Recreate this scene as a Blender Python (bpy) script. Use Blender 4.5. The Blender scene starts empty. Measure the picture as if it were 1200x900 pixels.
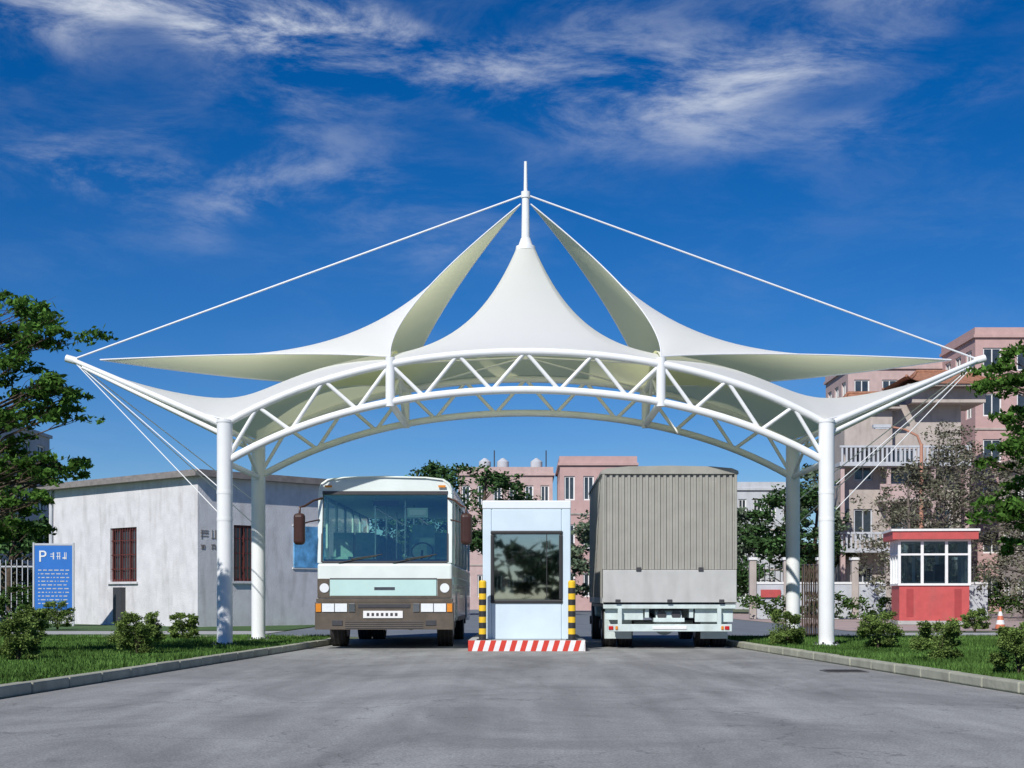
import bpy, math, random
import numpy as np
from mathutils import Matrix, Vector
random.seed(7); rng=np.random.default_rng(7)
scene=bpy.context.scene
R=math.radians

# ------------------------------------------------------------------ materials
def nn(nt,t,**kw):
    n=nt.nodes.new(t)
    for k,v in kw.items(): setattr(n,k,v)
    return n
def mat(name,col,rough=.6,var=.12,scale=4.0,bump=0.0,metal=0.0,bscale=None,stretch=(1,1,1),dirt=0.0,island=0.0,transl=0.0,spec=.5,coat=0.0,detail=3):
    m=bpy.data.materials.new(name); m.use_nodes=True
    nt=m.node_tree; p=nt.nodes['Principled BSDF']; out=nt.nodes['Material Output']
    p.inputs['Roughness'].default_value=rough; p.inputs['Metallic'].default_value=metal
    p.inputs['Specular IOR Level'].default_value=spec
    p.inputs['Coat Weight'].default_value=coat
    tc=nn(nt,'ShaderNodeTexCoord'); mp=nn(nt,'ShaderNodeMapping'); mp.inputs['Scale'].default_value=stretch
    nt.links.new(tc.outputs['Object'],mp.inputs['Vector'])
    no=nn(nt,'ShaderNodeTexNoise'); no.inputs['Scale'].default_value=scale; no.inputs['Detail'].default_value=detail; no.inputs['Roughness'].default_value=.6
    nt.links.new(mp.outputs[0],no.inputs['Vector'])
    mr=nn(nt,'ShaderNodeMapRange'); mr.inputs[1].default_value=.3; mr.inputs[2].default_value=.7
    mr.inputs[3].default_value=1-var; mr.inputs[4].default_value=1+var
    nt.links.new(no.outputs['Fac'],mr.inputs[0])
    fac=mr.outputs[0]
    if island>0:
        g=nn(nt,'ShaderNodeNewGeometry'); m2=nn(nt,'ShaderNodeMapRange'); m2.inputs[3].default_value=1-island; m2.inputs[4].default_value=1+island
        nt.links.new(g.outputs['Random Per Island'],m2.inputs[0])
        mu=nn(nt,'ShaderNodeMath',operation='MULTIPLY'); nt.links.new(fac,mu.inputs[0]); nt.links.new(m2.outputs[0],mu.inputs[1]); fac=mu.outputs[0]
    vm=nn(nt,'ShaderNodeVectorMath',operation='SCALE'); vm.inputs[0].default_value=col[:3]
    nt.links.new(fac,vm.inputs['Scale'])
    csock=vm.outputs[0]
    if dirt>0:
        n2=nn(nt,'ShaderNodeTexNoise'); n2.inputs['Scale'].default_value=1.3; n2.inputs['Detail'].default_value=5
        mp2=nn(nt,'ShaderNodeMapping'); mp2.inputs['Scale'].default_value=(2.5,2.5,.5); nt.links.new(tc.outputs['Object'],mp2.inputs[0]); nt.links.new(mp2.outputs[0],n2.inputs['Vector'])
        m3=nn(nt,'ShaderNodeMapRange'); m3.inputs[1].default_value=.5; m3.inputs[2].default_value=.75; m3.inputs[3].default_value=0; m3.inputs[4].default_value=dirt
        nt.links.new(n2.outputs['Fac'],m3.inputs[0])
        mx=nn(nt,'ShaderNodeMix',data_type='RGBA'); mx.inputs[7].default_value=(.16,.14,.11,1)
        nt.links.new(m3.outputs[0],mx.inputs[0]); nt.links.new(csock,mx.inputs[6]); csock=mx.outputs[2]
    if island>0:   # leaves / blades: plain diffuse with light passing through
        nt.nodes.remove(p); d=nn(nt,'ShaderNodeBsdfDiffuse'); nt.links.new(csock,d.inputs[0])
        if transl>0:
            t=nn(nt,'ShaderNodeBsdfTranslucent'); nt.links.new(csock,t.inputs['Color'])
            ms=nn(nt,'ShaderNodeMixShader'); ms.inputs[0].default_value=transl
            nt.links.new(d.outputs[0],ms.inputs[1]); nt.links.new(t.outputs[0],ms.inputs[2]); nt.links.new(ms.outputs[0],out.inputs[0])
        else: nt.links.new(d.outputs[0],out.inputs[0])
        return m
    nt.links.new(csock,p.inputs['Base Color'])
    if bump>0:
        b=nn(nt,'ShaderNodeBump'); b.inputs['Strength'].default_value=bump; b.inputs['Distance'].default_value=.02
        n3=nn(nt,'ShaderNodeTexNoise'); n3.inputs['Scale'].default_value=bscale or scale*6; n3.inputs['Detail'].default_value=2
        nt.links.new(tc.outputs['Object'],n3.inputs['Vector']); nt.links.new(n3.outputs['Fac'],b.inputs['Height']); nt.links.new(b.outputs[0],p.inputs['Normal'])
    return m
def glass(name,tint,refl=.18,rough=.02):
    m=bpy.data.materials.new(name); m.use_nodes=True; nt=m.node_tree; nt.nodes.clear()
    out=nn(nt,'ShaderNodeOutputMaterial'); tr=nn(nt,'ShaderNodeBsdfTransparent'); tr.inputs[0].default_value=(*tint,1)
    gl=nn(nt,'ShaderNodeBsdfGlossy'); gl.inputs['Roughness'].default_value=rough; gl.inputs[0].default_value=(.95,1,1,1)
    lw=nn(nt,'ShaderNodeLayerWeight'); lw.inputs[0].default_value=.35
    mr=nn(nt,'ShaderNodeMapRange'); mr.inputs[3].default_value=refl; mr.inputs[4].default_value=.9
    nt.links.new(lw.outputs['Fresnel'],mr.inputs[0])
    mx=nn(nt,'ShaderNodeMixShader'); nt.links.new(mr.outputs[0],mx.inputs[0]); nt.links.new(tr.outputs[0],mx.inputs[1]); nt.links.new(gl.outputs[0],mx.inputs[2])
    nt.links.new(mx.outputs[0],out.inputs[0]); return m
def membrane_mat():
    m=bpy.data.materials.new('tensile_fabric'); m.use_nodes=True; nt=m.node_tree; nt.nodes.clear()
    out=nn(nt,'ShaderNodeOutputMaterial'); g=nn(nt,'ShaderNodeNewGeometry')
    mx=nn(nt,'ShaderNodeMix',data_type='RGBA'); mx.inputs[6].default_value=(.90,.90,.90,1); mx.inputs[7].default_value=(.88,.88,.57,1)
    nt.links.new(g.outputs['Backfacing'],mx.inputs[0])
    d=nn(nt,'ShaderNodeBsdfDiffuse'); t=nn(nt,'ShaderNodeBsdfTranslucent')
    nt.links.new(mx.outputs[2],d.inputs[0]); nt.links.new(mx.outputs[2],t.inputs[0])
    ms=nn(nt,'ShaderNodeMixShader'); ms.inputs[0].default_value=.46
    nt.links.new(d.outputs[0],ms.inputs[1]); nt.links.new(t.outputs[0],ms.inputs[2]); nt.links.new(ms.outputs[0],out.inputs[0]); return m

M_steel=mat('white_steel_paint',(.82,.83,.83),.35,.03,3,detail=1)
M_cable=mat('white_cable',(.78,.79,.8),.4,.03,detail=1)
M_fab=membrane_mat()
M_buswhite=mat('bus_white_paint',(.74,.80,.77),.25,.05,2,coat=.4)
M_buscyan=mat('bus_pale_green_panel',(.52,.72,.68),.3,.04,2,coat=.4)
M_brown=mat('brown_bumper',(.10,.08,.06),.5,.2,6)
M_black=mat('black_rubber',(.025,.025,.027),.75,.2,20)
M_tyre=mat('dusty_tyre',(.045,.04,.036),.85,.25,14)
M_dark=mat('dark_plastic',(.05,.05,.055),.45,.1,10)
M_mirror=mat('maroon_mirror_housing',(.05,.02,.015),.35,.1,10)
M_chrome=mat('chrome',(.7,.7,.7),.15,.03,5,metal=1)
M_lamp=mat('headlamp_lens',(.8,.83,.85),.1,.05,20,coat=.8)
M_amber=mat('amber_lens',(.7,.25,.03),.2,.05,20)
M_redlens=mat('red_lens',(.5,.02,.02),.2,.05,20)
M_seat=mat('seat_fabric',(.30,.46,.42),.9,.15,10)
M_inner=mat('bus_interior_trim',(.55,.68,.58),.7,.08,5)
M_hub=mat('wheel_hub',(.4,.4,.4),.4,.1,10,metal=.6)
M_wind=glass('windscreen_glass',(.70,.92,.78),.12)
M_sideg=glass('side_window_glass',(.68,.86,.80),.15)
M_boothg=glass('booth_window_glass',(.10,.12,.14),.40)
M_tarp=mat('truck_corrugated_panel',(.335,.325,.29),.65,.08,3,dirt=.25,bump=.1)
M_tail=mat('truck_tail_panel',(.48,.48,.465),.55,.06,3,dirt=.25)
M_frame=mat('pale_chassis_paint',(.60,.69,.67),.5,.1,5,dirt=.25)
M_booth=mat('pale_blue_panel',(.62,.73,.80),.35,.05,1.5,coat=.2)
M_boothlt=mat('booth_white_panel',(.76,.81,.84),.35,.03,2)
M_yellow=mat('yellow_paint',(.8,.5,.02),.45,.08,8)
M_blackp=mat('black_paint',(.03,.03,.03),.45,.1,8)
M_redp=mat('red_paint',(.62,.05,.03),.45,.08,8)
M_whitep=mat('white_paint',(.78,.78,.76),.5,.06,8)
M_house=mat('whitewashed_render',(.64,.63,.64),.9,.09,2.2,bump=.5,bscale=25,dirt=.3)
M_houseroof=mat('roof_slab_concrete',(.22,.20,.19),.9,.2,4)
M_redfr=mat('maroon_window_frame',(.13,.035,.03),.6,.15,8)
M_wglass=mat('dark_window_pane',(.04,.05,.06),.08,.3,2,coat=.5)
M_bluesign=mat('blue_sign_paint',(.03,.17,.55),.4,.06,3)
M_poster=mat('poster_print',(.12,.36,.62),.4,.5,2.5)
M_kred=mat('kiosk_red_panel',(.50,.085,.08),.5,.1,4,dirt=.2)
M_kred2=mat('kiosk_dark_red_inset',(.36,.05,.05),.5,.1,4)
M_pink=mat('pink_facade_tile',(.50,.33,.31),.85,.07,2)
M_pink2=mat('pale_pink_render',(.50,.37,.35),.85,.09,2,dirt=.15)
M_beige=mat('beige_render',(.46,.40,.36),.9,.12,1,dirt=.35)
M_grey=mat('grey_render',(.50,.52,.55),.9,.08,2,dirt=.2)
M_tile=mat('terracotta_roof_tile',(.32,.15,.09),.8,.3,6)
M_rust=mat('salmon_pole_paint',(.5,.25,.17),.5,.1,5)
M_bark=mat('bark',(.09,.065,.045),.95,.3,8,bump=.6)
M_twig=mat('pale_twig',(.16,.13,.11),.95,.3,8)
M_leafA=mat('leaf_green',(.085,.175,.035),.55,.35,1.6,island=.6,transl=.35,detail=1)
M_leafB=mat('leaf_dark_green',(.05,.10,.035),.55,.35,1.0,island=.5,detail=1)
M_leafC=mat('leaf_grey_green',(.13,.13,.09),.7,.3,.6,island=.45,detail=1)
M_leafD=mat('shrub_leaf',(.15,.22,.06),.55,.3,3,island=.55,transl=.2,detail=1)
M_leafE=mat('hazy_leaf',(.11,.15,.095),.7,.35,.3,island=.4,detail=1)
M_hedge=mat('hedge_leaf',(.06,.11,.03),.6,.35,.8,island=.5,detail=1)
M_grass=mat('grass_turf',(.055,.115,.025),.9,.4,1.0,bump=.5,bscale=40)
M_blade=mat('grass_blade',(.075,.145,.035),.7,.4,.6,island=.5,detail=2)
M_ground=mat('far_ground',(.12,.14,.07),.95,.3,.15)
M_kerb=mat('kerb_concrete',(.36,.36,.28),.85,.15,3,bump=.3,dirt=.35)
M_path=mat('path_paving',(.40,.40,.38),.9,.1,2)
M_plaza=mat('pinkish_paving',(.42,.32,.29),.9,.15,.8)
M_orange=mat('cone_orange',(.55,.16,.08),.5,.1,5)
M_gate=mat('bronze_gate_metal',(.14,.10,.075),.45,.15,8,metal=.4)
M_iron=mat('cast_iron',(.09,.085,.08),.6,.25,12)

def road_mat():
    m=bpy.data.materials.new('worn_concrete_road'); m.use_nodes=True; nt=m.node_tree; p=nt.nodes['Principled BSDF']
    p.inputs['Roughness'].default_value=.82
    tc=nn(nt,'ShaderNodeTexCoord')
    def noise(sc,det,st,dist=0,rg=.62):
        mp=nn(nt,'ShaderNodeMapping'); mp.inputs['Scale'].default_value=st; nt.links.new(tc.outputs['Object'],mp.inputs[0])
        n=nn(nt,'ShaderNodeTexNoise'); n.inputs['Scale'].default_value=sc; n.inputs['Detail'].default_value=det; n.inputs['Roughness'].default_value=rg; n.inputs['Distortion'].default_value=dist
        nt.links.new(mp.outputs[0],n.inputs['Vector']); return n.outputs['Fac']
    def rng_(s,a,b,c,d):
        r=nn(nt,'ShaderNodeMapRange'); 
        for i,v in enumerate((a,b,c,d)): r.inputs[i+1].default_value=v
        nt.links.new(s,r.inputs[0]); return r.outputs[0]
    def mul(a,b):
        q=nn(nt,'ShaderNodeMath',operation='MULTIPLY'); nt.links.new(a,q.inputs[0]); nt.links.new(b,q.inputs[1]); return q.outputs[0]
    a=rng_(noise(.55,7,(1,.45,1),1.0,.68),.34,.66,.70,1.22)
    c=rng_(noise(60,1,(1,1,1)),.3,.7,.74,1.26)
    e=rng_(noise(1.1,2,(2.2,.10,1),.2),.35,.68,.86,1.08)
    st=rng_(noise(1.6,4,(1,.6,1),.8),.62,.76,1,.68)
    br=nn(nt,'ShaderNodeTexBrick'); br.offset=0; br.inputs['Color1'].default_value=(1,1,1,1); br.inputs['Color2'].default_value=(.92,.92,.92,1); br.inputs['Mortar'].default_value=(.74,.74,.74,1)
    br.inputs['Scale'].default_value=1; br.inputs['Mortar Size'].default_value=.014; br.inputs['Brick Width'].default_value=40; br.inputs['Row Height'].default_value=4.7; br.inputs['Mortar Smooth'].default_value=.5
    mpb=nn(nt,'ShaderNodeMapping'); mpb.inputs['Location'].default_value=(20,1,0); nt.links.new(tc.outputs['Object'],mpb.inputs[0]); nt.links.new(mpb.outputs[0],br.inputs['Vector'])
    vo=nn(nt,'ShaderNodeTexVoronoi',feature='DISTANCE_TO_EDGE'); vo.inputs['Scale'].default_value=.33
    nz=nn(nt,'ShaderNodeTexNoise'); nz.inputs['Scale'].default_value=1.5; nz.inputs['Detail'].default_value=4
    nt.links.new(tc.outputs['Object'],nz.inputs['Vector'])
    vm=nn(nt,'ShaderNodeVectorMath',operation='MULTIPLY_ADD'); vm.inputs[1].default_value=(1.2,1.2,1.2)
    nt.links.new(nz.outputs['Color'],vm.inputs[0]); nt.links.new(tc.outputs['Object'],vm.inputs[2]); nt.links.new(vm.outputs[0],vo.inputs['Vector'])
    d=rng_(vo.outputs['Distance'],0,.005,.58,1)
    f=mul(mul(a,mul(c,e)),mul(mul(br.outputs[0],d),st))
    s=nn(nt,'ShaderNodeVectorMath',operation='SCALE'); s.inputs[0].default_value=(.30,.30,.288); nt.links.new(f,s.inputs['Scale'])
    nt.links.new(s.outputs[0],p.inputs['Base Color'])
    bp=nn(nt,'ShaderNodeBump'); bp.inputs['Strength'].default_value=.35; bp.inputs['Distance'].default_value=.01; nt.links.new(c,bp.inputs['Height']); nt.links.new(bp.outputs[0],p.inputs['Normal'])
    return m
M_road=road_mat()
M_asph=mat('rear_asphalt',(.16,.18,.20),.85,.15,.8,bump=.3,bscale=50)

# ------------------------------------------------------------------ mesh builder
def root(name,loc=(0,0,0)):
    e=bpy.data.objects.new(name,None); e.empty_display_size=.3; scene.collection.objects.link(e); e.location=loc; return e
class B:
    def __init__(s,name,parent=None,bevel=0,M=None,seg=2):
        s.name=name; s.parent=parent; s.v=[]; s.f=[]; s.mi=[]; s.sm=[]; s.mats=[]; s.bevel=bevel; s.seg=seg; s.M=M or Matrix.Identity(4)
    def idx(s,m):
        if m not in s.mats: s.mats.append(m)
        return s.mats.index(m)
    def add(s,vs,fs,m,smooth=False,T=None):
        T=s.M@T if T is not None else s.M
        o=len(s.v); s.v+= [tuple(T@Vector(p)) for p in vs]
        i=s.idx(m)
        for f in fs: s.f.append(tuple(o+k for k in f)); s.mi.append(i); s.sm.append(smooth)
    def box(s,x0,x1,y0,y1,z0,z1,m,T=None):
        vs=[(x0,y0,z0),(x1,y0,z0),(x1,y1,z0),(x0,y1,z0),(x0,y0,z1),(x1,y0,z1),(x1,y1,z1),(x0,y1,z1)]
        s.add(vs,[(0,3,2,1),(4,5,6,7),(0,1,5,4),(1,2,6,5),(2,3,7,6),(3,0,4,7)],m,T=T)
    def cyl(s,p,q,r,m,r2=None,n=16,caps=True,smooth=True):
        p=Vector(p); q=Vector(q); r2=r if r2 is None else r2
        d=(q-p).normalized(); a=d.orthogonal().normalized(); b=d.cross(a)
        vs=[]; 
        for c,rr in ((p,r),(q,r2)):
            for k in range(n):
                t=2*math.pi*k/n; vs.append(c+a*math.cos(t)*rr+b*math.sin(t)*rr)
        s.add(vs,[(k,(k+1)%n,n+(k+1)%n,n+k) for k in range(n)],m,smooth)
        if caps: s.add(vs,[tuple(range(n-1,-1,-1)),tuple(range(n,2*n))],m,False)
    def tube(s,pts,rs,m,n=10):
        pts=[Vector(p) for p in pts]
        if not hasattr(rs,'__len__'): rs=[rs]*len(pts)
        vs=[]; a=None
        for i,p in enumerate(pts):
            d=(pts[min(i+1,len(pts)-1)]-pts[max(i-1,0)]).normalized()
            if a is None: a=d.orthogonal().normalized()
            a=(a-d*a.dot(d)).normalized(); b=d.cross(a)
            for k in range(n):
                t=2*math.pi*k/n; vs.append(p+(a*math.cos(t)+b*math.sin(t))*rs[i])
        fs=[]
        for i in range(len(pts)-1):
            for k in range(n): fs.append((i*n+k,i*n+(k+1)%n,(i+1)*n+(k+1)%n,(i+1)*n+k))
        fs2=[tuple(range(n-1,-1,-1)),tuple(range((len(pts)-1)*n,len(pts)*n))]
        s.add(vs,fs,m,True); s.add(vs,fs2,m)
    def prism(s,poly,a,b,m,axis='x',T=None):
        n=len(poly)
        if axis=='x': vs=[(a,u,w) for u,w in poly]+[(b,u,w) for u,w in poly]
        elif axis=='y': vs=[(u,a,w) for u,w in poly]+[(u,b,w) for u,w in poly]
        else: vs=[(u,w,a) for u,w in poly]+[(u,w,b) for u,w in poly]
        s.add(vs,[tuple(range(n-1,-1,-1)),tuple(range(n,2*n))]+[(k,(k+1)%n,n+(k+1)%n,n+k) for k in range(n)],m,T=T)
    def grid(s,P,m,smooth=True,flip=False):
        a,b=P.shape[:2]; vs=[tuple(p) for p in P.reshape(-1,3)]; fs=[]
        for i in range(a-1):
            for j in range(b-1):
                f=(i*b+j,(i+1)*b+j,(i+1)*b+j+1,i*b+j+1); fs.append(f[::-1] if flip else f)
        s.add(vs,fs,m,smooth)
    def done(s):
        me=bpy.data.meshes.new(s.name); me.from_pydata(s.v,[],s.f)
        for m in s.mats: me.materials.append(m)
        me.polygons.foreach_set('material_index',s.mi); me.polygons.foreach_set('use_smooth',s.sm); 
        me.update()
        o=bpy.data.objects.new(s.name,me); scene.collection.objects.link(o)
        if s.parent:
            o.parent=s.parent; o.matrix_parent_inverse=Matrix.Translation(s.parent.location).inverted()
        if s.bevel:
            md=o.modifiers.new('bevel','BEVEL'); md.width=s.bevel; md.segments=s.seg; md.limit_method='ANGLE'; md.angle_limit=R(40)
        return o
def frameM(x,y,z,ang): return Matrix.Translation((x,y,z))@Matrix.Rotation(ang,4,'Z')

# ------------------------------------------------------------------ ground and roads
b=B('ground'); b.add([(-2500,-900,0),(2500,-900,0),(2500,4000,0),(-2500,4000,0)],[(0,1,2,3)],M_ground); b.done()
def edge(y): return 4.09+max(0,(30-y))*.067
YE=33.0
b=B('road'); ys=[-8,0,10,20,30,YE,36.5]
vs=[];fs=[]
for y in ys: vs+=[(-edge(y)+.02,y,.004),(edge(y)-.02,y,.004)]
for i in range(len(ys)-1): fs.append((2*i,2*i+1,2*i+3,2*i+2))
b.add(vs,fs,M_road); b.done()
b=B('rear_road'); b.add([(-7.0,36.5,.004),(9.5,36.5,.004),(9.5,140,.004),(-7.0,140,.004)],[(0,1,2,3)],M_asph); b.done()
b=B('footpath'); b.add([(-60,38.5,.012),(-7.05,38.5,.012),(-7.05,42.5,.012),(-60,42.5,.012)],[(0,1,2,3)],M_path)
b.add([(9.55,37.5,.012),(60,37.5,.012),(60,40.5,.012),(9.55,40.5,.012)],[(0,1,2,3)],M_path); b.done()
b=B('paved_yard'); b.add([(9.6,43,.008),(90,43,.008),(90,88,.008),(9.6,88,.008)],[(0,1,2,3)],M_plaza); b.done()
b=B('drain_grating'); b.box(4.0,4.55,19.2,19.75,.002,.014,M_iron)
for k in range(6): b.box(4.04,4.51,19.24+.085*k,19.27+.085*k,.0145,.02,M_black)
b.done()
def kerb(sg):
    b=B('kerb',bevel=.02)
    ys=list(np.arange(-8,YE,1.0))+[YE]
    for i in range(len(ys)-1):
        y0,y1=ys[i]+.006,ys[i+1]-.006
        j=random.uniform(-.006,.006)
        e0,e1=edge(y0)+j,edge(y1)+j
        vs=[(sg*e0,y0,0),(sg*(e0+.16),y0,0),(sg*(e1+.16),y1,0),(sg*e1,y1,0)]
        vs+=[(x,y,.125+j*.7) for x,y,z in vs]
        fs=[(0,3,2,1),(4,5,6,7),(0,1,5,4),(1,2,6,5),(2,3,7,6),(3,0,4,7)]
        if sg<0: fs=[f[::-1] for f in fs]
        b.add(vs,fs,M_kerb)
    b.box(min(sg*4.3,sg*60),max(sg*4.3,sg*60),YE+.01,YE+.17,0,.125,M_kerb)
    b.done()
kerb(-1); kerb(1)
def lawn(sg):
    rt=root('lawn'); b=B('turf',rt)
    ys=[-8,0,10,20,30,YE]; vs=[];fs=[]
    for y in ys:
        vs+=[(sg*(edge(y)+.15),y,.10),(sg*60,y,.10)]
    for i in range(len(ys)-1):
        f=(2*i,2*i+1,2*i+3,2*i+2); fs.append(f if sg>0 else f[::-1])
    b.add(vs,fs,M_grass); b.done()
    n=75000
    y=12+21*rng.random(n)**.8; x=np.array([edge(v)+.13 for v in y])+rng.random(n)*(y*.38-3.6)
    x*=sg; h=(.03+.04*rng.random(n))*(.7+.6*(np.sin(x*2.1+np.sin(y*1.3)*2)*np.sin(y*1.7+x)>0)); a=rng.random(n)*6.28; w=.008+.006*rng.random(n)
    lx=rng.normal(0,.02,n); ly=rng.normal(0,.02,n)
    V=np.zeros((n,3,3)); V[:,0]=np.c_[x-np.cos(a)*w,y-np.sin(a)*w,np.full(n,.1)]; V[:,1]=np.c_[x+np.cos(a)*w,y+np.sin(a)*w,np.full(n,.1)]
    V[:,2]=np.c_[x+lx,y+ly,.1+h]
    me=bpy.data.meshes.new('blades'); me.from_pydata(V.reshape(-1,3).tolist(),[],np.arange(3*n).reshape(-1,3).tolist()); me.materials.append(M_blade)
    o=bpy.data.objects.new('blades',me); scene.collection.objects.link(o); o.parent=rt
lawn(-1); lawn(1)
b=B('rear_lawn'); b.add([(-60,42.6,.02),(-7.1,42.6,.02),(-7.1,70,.02),(-60,70,.02)],[(0,1,2,3)],M_grass)
b.add([(9.6,YE+.3,.02),(60,YE+.3,.02),(60,37.4,.02),(9.6,37.4,.02)],[(0,1,2,3)],M_grass)
b.add([(-60,YE+.3,.02),(-7.1,YE+.3,.02),(-7.1,38.4,.02),(-60,38.4,.02)],[(0,1,2,3)],M_grass); b.done()

# ------------------------------------------------------------------ canopy
YF,YR,YM=27.0,30.4,28.7; CX=5.6; IX=2.52
TIP=(8.97,YM,5.70)
def zt(x):
    u=abs(x)/CX; return 5.57-1.35*(.8*u*u+.2*u**4)
def zb(x): return zt(x)-.71
cano=root('tensile_canopy',(0,YM,0))
b=B('columns',cano)
for sx in (-1,1):
    for y in (YF,YR):
        b.cyl((sx*CX,y,.0),(sx*CX,y,4.25),.145,M_steel,n=28)
        b.cyl((sx*CX,y,4.25),(sx*CX,y,4.30),.155,M_steel,n=28)
        b.cyl((sx*CX,y,.1),(sx*CX,y,.13),.24,M_steel,n=28)
        for k in range(6):
            t=k*math.pi/3; b.cyl((sx*CX+.2*math.cos(t),y+.2*math.sin(t),.13),(sx*CX+.2*math.cos(t),y+.2*math.sin(t),.17),.02,M_dark,n=6)
b.done()
b=B('arch_trusses',cano)
xs=np.linspace(-CX,CX,41)
for y in (YF,YR):
    b.tube([(x,y,zt(x)) for x in xs],.072,M_steel,n=14)
    b.tube([(x,y,zb(x)) for x in xs],.072,M_steel,n=14)
    side=[IX+(CX-IX)*k/5 for k in range(6)]
    cen=np.linspace(-IX,IX,9)
    seq=[-s for s in side[::-1]]+list(cen[1:-1])+side
    for i in range(len(seq)-1):
        x0,x1=seq[i],seq[i+1]
        if i%2==0: p,q=(x0,y,zb(x0)),(x1,y,zt(x1))
        else: p,q=(x0,y,zt(x0)),(x1,y,zb(x1))
        b.cyl(p,q,.038,M_steel,n=10,caps=False)
    for sx in (-1,1):
        b.cyl((sx*IX,y,zb(IX)-.08),(sx*IX,y,zt(IX)+.12),.088,M_steel,n=16)
for sx in (-1,1):
    x=IX
    b.cyl((sx*x,YF,zt(x)),(sx*x,YR,zt(x)),.06,M_steel); b.cyl((sx*x,YF,zb(x)),(sx*x,YR,zb(x)),.07,M_steel)
    b.cyl((sx*x,YF,zb(x)),(sx*x,YM,zt(x)),.036,M_steel); b.cyl((sx*x,YM,zt(x)),(sx*x,YR,zb(x)),.036,M_steel)
    b.cyl((sx*CX,YF,4.15),(sx*CX,YR,4.15),.055,M_steel); b.cyl((sx*CX,YF,3.52),(sx*CX,YR,3.52),.055,M_steel)
    b.cyl((sx*CX,YF,3.52),(sx*CX,YM,4.15),.034,M_steel); b.cyl((sx*CX,YM,4.15),(sx*CX,YR,3.52),.034,M_steel)
b.done()
b=B('outrigger_arms',cano)
for sx in (-1,1):
    T=(sx*TIP[0],TIP[1],TIP[2])
    for y in (YF,YR):
        b.cyl((sx*CX,y,4.2),T,.062,M_steel,r2=.045); 
        b.cyl((sx*CX,y,4.02),(sx*(TIP[0]-.25),YM+(y-YM)*.08,5.53),.045,M_steel,r2=.03)
    b.cyl((sx*(TIP[0]-.1),YM,TIP[2]-.03),(sx*(TIP[0]+.12),YM,TIP[2]+.03),.075,M_steel)
b.done()
b=B('mast',cano)
b.cyl((0,YM,5.7),(0,YM,7.9),.07,M_steel)
b.cyl((0,YM,7.86),(0,YM,7.94),.2,M_steel,r2=.19,n=24); b.cyl((0,YM,7.94),(0,YM,8.10),.15,M_steel,r2=.095,n=24)
b.cyl((0,YM,8.06),(0,YM,9.0),.085,M_steel,r2=.07,n=20); b.cyl((0,YM,9.0),(0,YM,9.62),.04,M_steel,r2=.03,n=14)
b.cyl((0,YM,8.9),(0,YM,9.02),.09,M_steel,n=20)
b.done()
b=B('stay_cables',cano)
for sx in (-1,1):
    T=Vector((sx*TIP[0],TIP[1],TIP[2]))
    b.cyl((0,YM,8.97),T,.019,M_cable,n=8)
    for y in (YF,YR):
        b.cyl(T,(sx*CX,y,2.45),.010,M_cable,n=6); b.cyl(T,(sx*CX,y,2.95),.010,M_cable,n=6)
        b.cyl((sx*IX,y,zt(IX)),(0,YM,5.75),.018,M_cable,n=6)
        for z in (2.45,2.95): b.cyl((sx*CX,y,z-.03),(sx*CX,y,z+.03),.150,M_steel,n=24)
b.done()
def relax(P,it=400):
    P=P.copy()
    for _ in range(it):
        P[1:-1,1:-1]=.25*(P[:-2,1:-1]+P[2:,1:-1]+P[1:-1,:-2]+P[1:-1,2:])
    return P
def sail(sx):
    Mv=np.array([sx*.10,YM,8.78]); T=np.array([sx*(TIP[0]-.55),YM,TIP[2]+.0]); F=np.array([sx*IX,YF,zt(IX)+.14]); Bk=np.array([sx*IX,YR,zt(IX)+.10])
    C=(Mv+T+F+Bk)/4; n=33; t=np.linspace(0,1,n)[:,None]
    def e(a,c,pull,dz=0): 
        q=a+(c-a)*t+4*t*(1-t)*pull*(C-(a+c)/2); q[:,2]+=(4*t*(1-t))[:,0]*dz; return q
    e0=e(Mv,F,.34); e1=e(Bk,T,.18,-.32); f0=e(Mv,Bk,.12); f1=e(F,T,.26,-.08)
    P=np.zeros((n,n,3))
    for i in range(n):
        for j in range(n):
            u=i/(n-1); v=j/(n-1)
            P[i,j]=(1-v)*e0[i]+v*e1[i]+(1-u)*f0[j]+u*f1[j]-((1-u)*(1-v)*Mv+u*(1-v)*F+(1-u)*v*Bk+u*v*T)
    return relax(P,300)
b=B('upper_sails',cano)
for sx in (-1,1): b.grid(sail(sx),M_fab,flip=(sx<0))
b.done()
bc=B('edge_cables',cano)
for sx in (-1,1):
    P=sail(sx)
    for ln in (P[0],P[-1],P[:,0],P[:,-1]): bc.tube([tuple(p) for p in ln],.014,M_cable,n=6)
def lower(sx):
    n=41; nv=21; P=np.zeros((n,nv,3))
    for i in range(n):
        s=i/(n-1)
        if s<.5:
            k=s/.5; x=IX+(CX-IX)*k; ze=zt(x)+.07; yo=0; h=.42+.14*math.sin(k*math.pi/2)
        else:
            k=(s-.5)/.5; x=CX+(TIP[0]-CX)*k; ze=(zt(CX)+.09)+(TIP[2]-zt(CX)-.06)*k-.10*4*k*(1-k); yo=(YM-YF)*k+.22*4*k*(1-k); h=.60*(1-k)**1.5
        yo=min(yo,YM-YF)
        for j in range(nv):
            v=j/(nv-1); y=YF+yo+(YR-YF-2*yo)*v
            P[i,j]=(sx*x,y,ze+h*(1-abs(2*v-1)**2.0))
    for _ in range(12):
        P[1:-1,1:-1,2]=.25*(P[:-2,1:-1,2]+P[2:,1:-1,2]+P[1:-1,:-2,2]+P[1:-1,2:,2])
    return P
b=B('side_canopy_fabric',cano)
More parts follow.
